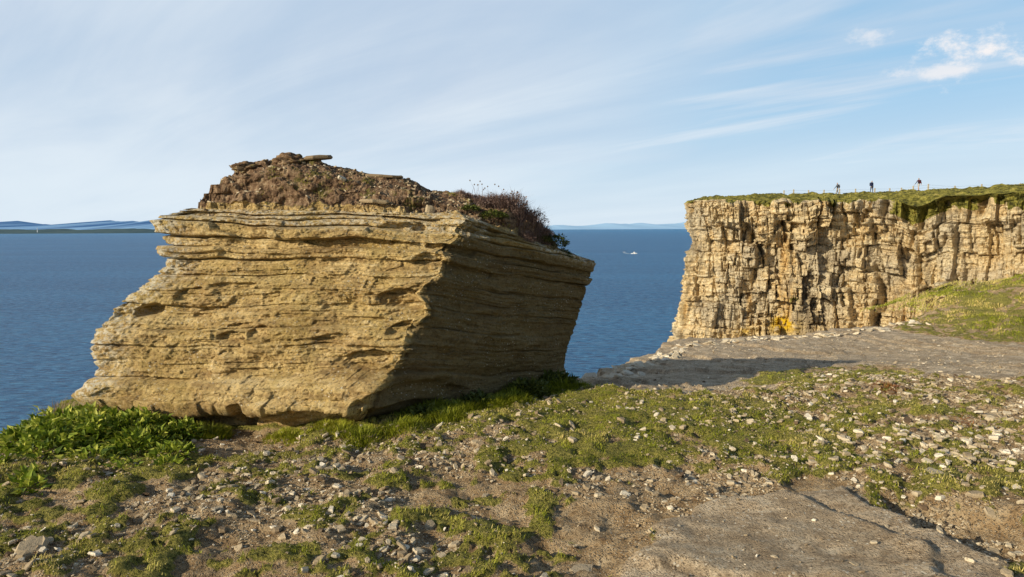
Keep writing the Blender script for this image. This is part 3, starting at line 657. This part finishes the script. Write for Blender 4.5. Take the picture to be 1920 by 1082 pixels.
# ------------------------------------------------------------ PEOPLE
def person(name,px,Y,yaw,top,legs,skin,hair,stride=0.25,arm=0.3,pack=None,H=1.74,shorts=False):
    p=at(px,360,Y); z=cz(p.x,p.y)
    J={};R={};E=[]
    def j(n,c,r,par=None):
        J[n]=len(J); R[n]=(c,r); 
        if par: E.append((J[par],J[n]))
    j('pelvis',(0,0,.93),.135); j('waist',(0,0,1.08),.125,'pelvis'); j('chest',(0.0,0,1.30),.155,'waist'); j('neckb',(0,0,1.44),.085,'chest'); j('neck',(0.01,0,1.50),.055,'neckb')
    j('headl',(0.025,0,1.57),.075,'neck'); j('headm',(0.02,0,1.65),.098,'headl'); j('headt',(0.0,0,1.71),.07,'headm'); j('nose',(0.125,0,1.625),.012,'headm')
    for s,sg in (('l',1),('r',-1)):
        st=stride*sg
        j('hip'+s,(0.0,.09*sg,.88),.10,'pelvis'); j('kn'+s,(st*0.55+.04,.10*sg,.50),.062,'hip'+s); j('an'+s,(st*1.0-0.02,.10*sg,.09+max(0,-st)*0.15),.042,'kn'+s); j('to'+s,(st*1.0+.14,.11*sg,.04+max(0,-st)*0.05),.038,'an'+s)
        j('sh'+s,(0,.19*sg,1.40),.062,'neckb'); j('el'+s,(-arm*0.35*sg,.25*sg,1.13),.046,'sh'+s); j('wr'+s,(-arm*0.7*sg+.10,.25*sg,.90),.032,'el'+s); j('pa'+s,(-arm*0.8*sg+.13,.25*sg,.82),.034,'wr'+s)
        for k in range(4):
            o=(k-1.5)*.02; b=R['pa'+s][0]; L_=(.06,.075,.07,.055)[k]
            j(f'f{s}{k}',(b[0]+o+.01,b[1],b[2]-L_*.6),.010,'pa'+s); j(f'g{s}{k}',(b[0]+o+.01,b[1]-.012*sg,b[2]-L_),.009,f'f{s}{k}')
        b=R['pa'+s][0]; j('th'+s,(b[0]+.045,b[1]-.02*sg,b[2]-.02),.010,'pa'+s)
    me=bpy.data.meshes.new(name); me.from_pydata([R[k][0] for k in J],E,[])
    ob=bpy.data.objects.new(name,me); sc.collection.objects.link(ob)
    m=ob.modifiers.new('skin','SKIN'); ob.modifiers.new('sub','SUBSURF').levels=1
    for k,i in J.items():
        r=R[k][1]; v=me.skin_vertices[0].data[i]; v.radius=(r*(.8 if k in('chest','waist','pelvis') else 1),r*(1.15 if k in('chest','pelvis') else 1)); v.use_root=(i==0)
    bpy.context.view_layer.update(); ev=ob.evaluated_get(bpy.context.evaluated_depsgraph_get()); m2=bpy.data.meshes.new_from_object(ev)
    ob.modifiers.clear(); ob.data=m2
    mt=[flat(name+"_top",top),flat(name+"_trousers",legs),flat(name+"_skin",skin),flat(name+"_hair",hair),flat("shoes",(0.05,0.04,0.04))]
    for q in mt: m2.materials.append(q)
    for f in m2.polygons:
        c=f.center; f.use_smooth=True; a=abs(c.y)
        if c.z>1.50: i=3 if (c.z>1.68 or c.x<0.0) else 2
        elif c.z<.11: i=4
        elif a>.20 and c.z<.92: i=2
        elif a>.17: i=0
        elif c.z<.95: i=(2 if shorts and c.z<.55 else 1)
        else: i=0
        f.material_index=i
    s=H/1.78; ob.scale=(s,s,s); ob.location=(p.x,p.y,z-0.02); ob.rotation_euler=(0,0,yaw)
    V=[];F=[]
    for sg in (1,-1): box(V,F,(0.112,0.034*sg,1.655),(0.012,0.022,0.012))
    e=mk("eyes",V,np.array(F),mt[4],parent=ob,smooth=False)
    if pack:
        V=[];F=[]; box(V,F,(-0.19,0,1.22),(0.18,0.30,0.44)); box(V,F,(-0.29,0,1.15),(0.07,0.22,0.22)); box(V,F,(-0.05,.11,1.36),(0.30,.05,.20)); box(V,F,(-0.05,-.11,1.36),(0.30,.05,.20))
        q=mk("backpack",V,np.array(F),flat("backpack_cloth",pack),parent=ob,smooth=False); b=q.modifiers.new('b','BEVEL'); b.width=0.04; b.segments=3
    return ob
person("walking_person",1570,101,math.radians(180),(0.03,0.035,0.05),(0.30,0.24,0.17),(0.5,0.32,0.24),(0.06,0.04,0.03),0.22,0.35,(0.25,0.25,0.28),H=1.85)
person("standing_person",1634,101,math.radians(-80),(0.02,0.03,0.09),(0.02,0.025,0.05),(0.5,0.32,0.24),(0.03,0.02,0.015),0.12,0.15,(0.03,0.03,0.05),H=1.85)
person("walking_person",1722,98,math.radians(200),(0.03,0.02,0.03),(0.45,0.43,0.42),(0.55,0.36,0.28),(0.05,0.03,0.02),0.2,0.4,(0.30,0.05,0.06),shorts=True,H=1.88)

# ------------------------------------------------------------ SEA
SEA=-60.0
k=newmat("sea_water"); g_=k.n('ShaderNodeNewGeometry').outputs['Position']
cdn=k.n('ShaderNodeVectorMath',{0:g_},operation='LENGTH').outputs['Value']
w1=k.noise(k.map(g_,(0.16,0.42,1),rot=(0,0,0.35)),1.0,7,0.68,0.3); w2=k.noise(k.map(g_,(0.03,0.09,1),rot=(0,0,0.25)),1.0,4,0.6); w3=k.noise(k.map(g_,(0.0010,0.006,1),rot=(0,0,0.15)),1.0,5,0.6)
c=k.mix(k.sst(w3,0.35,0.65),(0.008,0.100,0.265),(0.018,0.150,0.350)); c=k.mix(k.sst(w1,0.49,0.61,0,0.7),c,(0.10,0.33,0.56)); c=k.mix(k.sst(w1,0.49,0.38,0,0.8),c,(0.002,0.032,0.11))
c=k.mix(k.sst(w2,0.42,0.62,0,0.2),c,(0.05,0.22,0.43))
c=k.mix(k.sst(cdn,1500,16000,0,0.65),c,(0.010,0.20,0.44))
foam=k.m('MULTIPLY',k.sst(k.noise(k.map(g_,(0.22,0.5,1),rot=(0,0,0.5)),1.0,3,0.6),0.74,0.78),0.3); c=k.mix(foam,c,(0.5,0.6,0.65))
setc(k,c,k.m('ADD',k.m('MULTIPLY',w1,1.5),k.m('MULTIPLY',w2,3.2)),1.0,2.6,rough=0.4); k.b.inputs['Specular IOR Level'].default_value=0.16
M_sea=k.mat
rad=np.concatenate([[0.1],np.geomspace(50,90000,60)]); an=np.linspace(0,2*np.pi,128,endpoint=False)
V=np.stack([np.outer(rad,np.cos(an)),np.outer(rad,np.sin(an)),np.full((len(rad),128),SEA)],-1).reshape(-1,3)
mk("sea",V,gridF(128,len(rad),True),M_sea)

def haze(name,ca,cb,sc_):  # distance haze is put into the base colour of the far land
    k=newmat(name); o=k.n('ShaderNodeTexCoord').outputs['Object']; setc(k,k.mix(k.sst(k.noise(o,sc_,5,0.6),0.4,0.6),ca,cb),rough=1.0); k.b.inputs['Specular IOR Level'].default_value=0; return k.mat
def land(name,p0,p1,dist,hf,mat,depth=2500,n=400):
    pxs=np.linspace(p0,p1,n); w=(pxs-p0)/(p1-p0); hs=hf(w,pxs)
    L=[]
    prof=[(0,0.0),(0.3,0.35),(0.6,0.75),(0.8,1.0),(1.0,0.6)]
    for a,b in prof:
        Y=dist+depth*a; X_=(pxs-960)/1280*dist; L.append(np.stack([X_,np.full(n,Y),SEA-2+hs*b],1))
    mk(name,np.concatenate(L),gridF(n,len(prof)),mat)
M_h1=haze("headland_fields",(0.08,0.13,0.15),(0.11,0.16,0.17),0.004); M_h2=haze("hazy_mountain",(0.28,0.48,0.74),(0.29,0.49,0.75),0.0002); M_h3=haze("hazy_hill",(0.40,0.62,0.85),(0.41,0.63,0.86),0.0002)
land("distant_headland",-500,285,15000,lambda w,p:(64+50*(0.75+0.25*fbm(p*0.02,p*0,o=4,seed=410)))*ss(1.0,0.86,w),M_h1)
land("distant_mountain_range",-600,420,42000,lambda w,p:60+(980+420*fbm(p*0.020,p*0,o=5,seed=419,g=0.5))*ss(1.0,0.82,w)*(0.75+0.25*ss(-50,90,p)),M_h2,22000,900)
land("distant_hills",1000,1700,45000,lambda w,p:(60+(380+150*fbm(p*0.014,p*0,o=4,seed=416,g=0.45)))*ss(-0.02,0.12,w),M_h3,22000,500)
p=at(70,429,14990); nU=12
prof=[(9,0),(7,40),(5.5,75),(8,76),(8,80),(4.5,81),(4.5,92),(0.4,99)]
V=np.concatenate([np.stack([p.x+r*np.cos(np.arange(nU)/nU*6.2832),p.y+r*np.sin(np.arange(nU)/nU*6.2832),np.full(nU,SEA+30+h)],1) for r,h in prof])
mk("lighthouse",V,gridF(nU,len(prof),True),flat("white_paint",(0.8,0.8,0.78)))

# ------------------------------------------------------------ boat + wake
boat=bpy.data.objects.new("motor_boat",None); sc.collection.objects.link(boat)
p=at(1189,476,10); d=(p-Vector((0,0,CAMZ))); d*= (SEA-CAMZ)/d.z; p=Vector((0,0,CAMZ))+d; print("boat",p)
boat.location=p; boat.rotation_euler=(0,0,math.radians(-20))
xs=np.linspace(-7.5,7.5,16); V=[]
for q in xs:
    s=(q+7.5)/15; bw=2.2*(1-ss(0.55,1.0,s)*0.96); kz=-0.8+1.2*ss(0.7,1,s); dz=1.3+0.8*s*s
    V+= [(q,-bw,dz),(q,-bw*0.75,0.1),(q,0,kz),(q,bw*0.75,0.1),(q,bw,dz),(q,0,dz+0.05)]
M_wh=flat("boat_white",(0.8,0.8,0.8)); mk("hull",np.array(V),gridF(6,16,True),M_wh,parent=boat)
V=[];F=[];box(V,F,(0.5,0,2.9),(4.6,3.0,2.0));box(V,F,(0.2,0,4.3),(2.6,2.2,0.9));box(V,F,(-5.0,0,1.9),(1.0,2.6,0.7)); mk("cabin",V,np.array(F),M_wh,parent=boat,smooth=False)
V=[];F=[];box(V,F,(2.81,0,3.1),(0.06,2.5,0.8));box(V,F,(0.5,-1.52,3.1),(3.6,0.06,0.7));box(V,F,(0.5,1.52,3.1),(3.6,0.06,0.7));box(V,F,(0,0,6.2),(0.15,0.15,3.0)); mk("windows_and_mast",V,np.array(F),flat("dark_glass",(0.03,0.04,0.05),0.2),parent=boat,smooth=False)
k=newmat("foam"); k.b.inputs['Base Color'].default_value=(0.66,0.76,0.82,1); o=k.n('ShaderNodeTexCoord').outputs['Object']
tr=k.n('ShaderNodeBsdfTransparent'); mx=k.n('ShaderNodeMixShader',{0:k.m('MULTIPLY',k.sst(k.noise(o,0.12,5,0.7),0.32,0.55),k.attr('fade'))}); k.t.links.new(tr.outputs[0],mx.inputs[1]);k.t.links.new(k.b.outputs[0],mx.inputs[2]);k.t.links.new(mx.outputs[0],k.out.inputs[0])
V=[];fa=[]
for i in range(60):
    s=i/59; X_=-4-s*60; wy=4+s*22; cy_=230*s*s
    for j_ in (-1,-.5,0,.5,1): V.append((X_,cy_+j_*wy,0.15)); fa.append((1-s)**0.7*(1-abs(j_)*0.4))
mk("boat_wake",np.array(V),gridF(5,60),k.mat,{'fade':np.array(fa)},parent=boat)

# ------------------------------------------------------------ LIGHT + SKY
sdir=Vector((-0.85,-0.53,0)).normalized(); el=math.radians(21)
S=Vector((sdir.x*math.cos(el),sdir.y*math.cos(el),math.sin(el)))
ld=bpy.data.lights.new("sun",'SUN'); ld.energy=5.0; ld.angle=math.radians(0.5); ld.color=(1.0,0.89,0.67)
so=bpy.data.objects.new("sun",ld); sc.collection.objects.link(so); so.rotation_euler=S.to_track_quat('Z','Y').to_euler(); so.location=(-20,-14,20)
w=bpy.data.worlds.new("World"); sc.world=w; w.use_nodes=True; t=w.node_tree; t.nodes.clear(); k=T(t)
sky=k.n('ShaderNodeTexSky',sky_type='NISHITA'); sky.sun_disc=False; sky.sun_elevation=el; sky.sun_rotation=math.atan2(S.x,S.y); sky.altitude=60; sky.air_density=1.0; sky.dust_density=0.6; sky.ozone_density=1.5
gen=k.n('ShaderNodeTexCoord').outputs['Generated']; sep=k.n('ShaderNodeSeparateXYZ',{0:gen}); X_,Y_,Z_=sep.outputs
zz=k.m('ADD',k.m('MAXIMUM',Z_,0.0),0.14); uu=k.m('DIVIDE',X_,zz); v_=k.m('DIVIDE',Y_,zz)
pl=k.n('ShaderNodeCombineXYZ',{0:uu,1:v_,2:0.0}).outputs[0]
plr=k.map(pl,(1,1,1),rot=(0,0,math.radians(40)))
big=k.noise(k.map(plr,(0.26,0.36,1),loc=(1.3,0.4,0)),1.0,4,0.5,0.6)
stk=k.noise(k.map(plr,(0.15,0.60,1),loc=(0,2,0)),1.0,6,0.55,0.8)
wis=k.noise(k.map(plr,(0.42,1.5,1),loc=(4,1,0)),1.0,7,0.60,0.9)
leftm=k.sst(k.m('ADD',X_,k.m('MULTIPLY',k.m('SUBTRACT',big,0.5),0.9)),0.46,-0.15)
cov=k.m('MAXIMUM',k.m('MULTIPLY',leftm,k.sst(stk,0.25,0.55,0.82,0.98)),k.m('MULTIPLY',k.sst(stk,0.42,0.60),k.sst(wis,0.33,0.62,0.30,0.85)))
hz=k.sst(Z_,0.24,0.0)
cov=k.m('MAXIMUM',cov,k.m('MULTIPLY',hz,0.90))
dens=k.sst(k.m('ADD',k.m('ADD',k.m('MULTIPLY',wis,0.26),k.m('MULTIPLY',stk,0.38)),k.m('MULTIPLY',big,0.42)),0.41,0.64)
ccol=k.mix(dens,(0.53,0.64,0.79),(0.80,0.86,0.92)); ccol=k.mix(k.m('MULTIPLY',hz,0.75),ccol,(0.78,0.88,0.96))
clear=k.m('MULTIPLY',k.sst(Z_,0.75,0.45),k.sst(Y_,-0.35,0.15))  # unseen sky overhead and behind camera dimmed on purpose, cutting ambient on the boulder
skc=k.n('ShaderNodeVectorMath',{0:sky.outputs[0]},operation='SCALE'); skc.inputs['Scale'].default_value=0.09
skm=k.mix(k.m('MULTIPLY',clear,0.65),skc.outputs[0],(0.36,0.68,0.98))
col_=k.mix(k.m('MULTIPLY',k.m('MULTIPLY',cov,0.92),k.m('ADD',k.m('MULTIPLY',clear,0.85),0.15)),skm,ccol)
def puff(px,py,wx,wz,thr,amp=1.0):
    d=(at(px,py,1.0)-Vector((0,0,CAMZ))).normalized()
    a=k.m('DIVIDE',k.m('SUBTRACT',k.m('DIVIDE',X_,k.m('MAXIMUM',Y_,0.05)),d.x/d.y),wx); b=k.m('DIVIDE',k.m('SUBTRACT',k.m('DIVIDE',Z_,k.m('MAXIMUM',Y_,0.05)),d.z/d.y),wz)
    rr_=k.m('SQRT',k.m('ADD',k.m('MULTIPLY',a,a),k.m('MULTIPLY',b,b)))
    nn=k.noise(k.map(gen,(1,1,1.6)),15.0,9,0.66)
    return k.m('MULTIPLY',k.m('MULTIPLY',k.sst(k.m('ADD',rr_,k.m('MULTIPLY',k.m('SUBTRACT',nn,0.5),-4.5)),1.0,0.0),amp),k.sst(Y_,0.05,0.15))
pf=k.m('MAXIMUM',k.m('MAXIMUM',puff(1855,98,0.080,0.036,0,0.95),puff(1775,132,0.08,0.012,0,0.65)),puff(1632,68,0.04,0.016,0,0.5))
col_=k.mix(pf,col_,(0.97,0.93,0.92))
bg=k.n('ShaderNodeBackground',{'Color':col_,'Strength':1.0}); o=k.n('ShaderNodeOutputWorld'); t.links.new(bg.outputs[0],o.inputs[0])
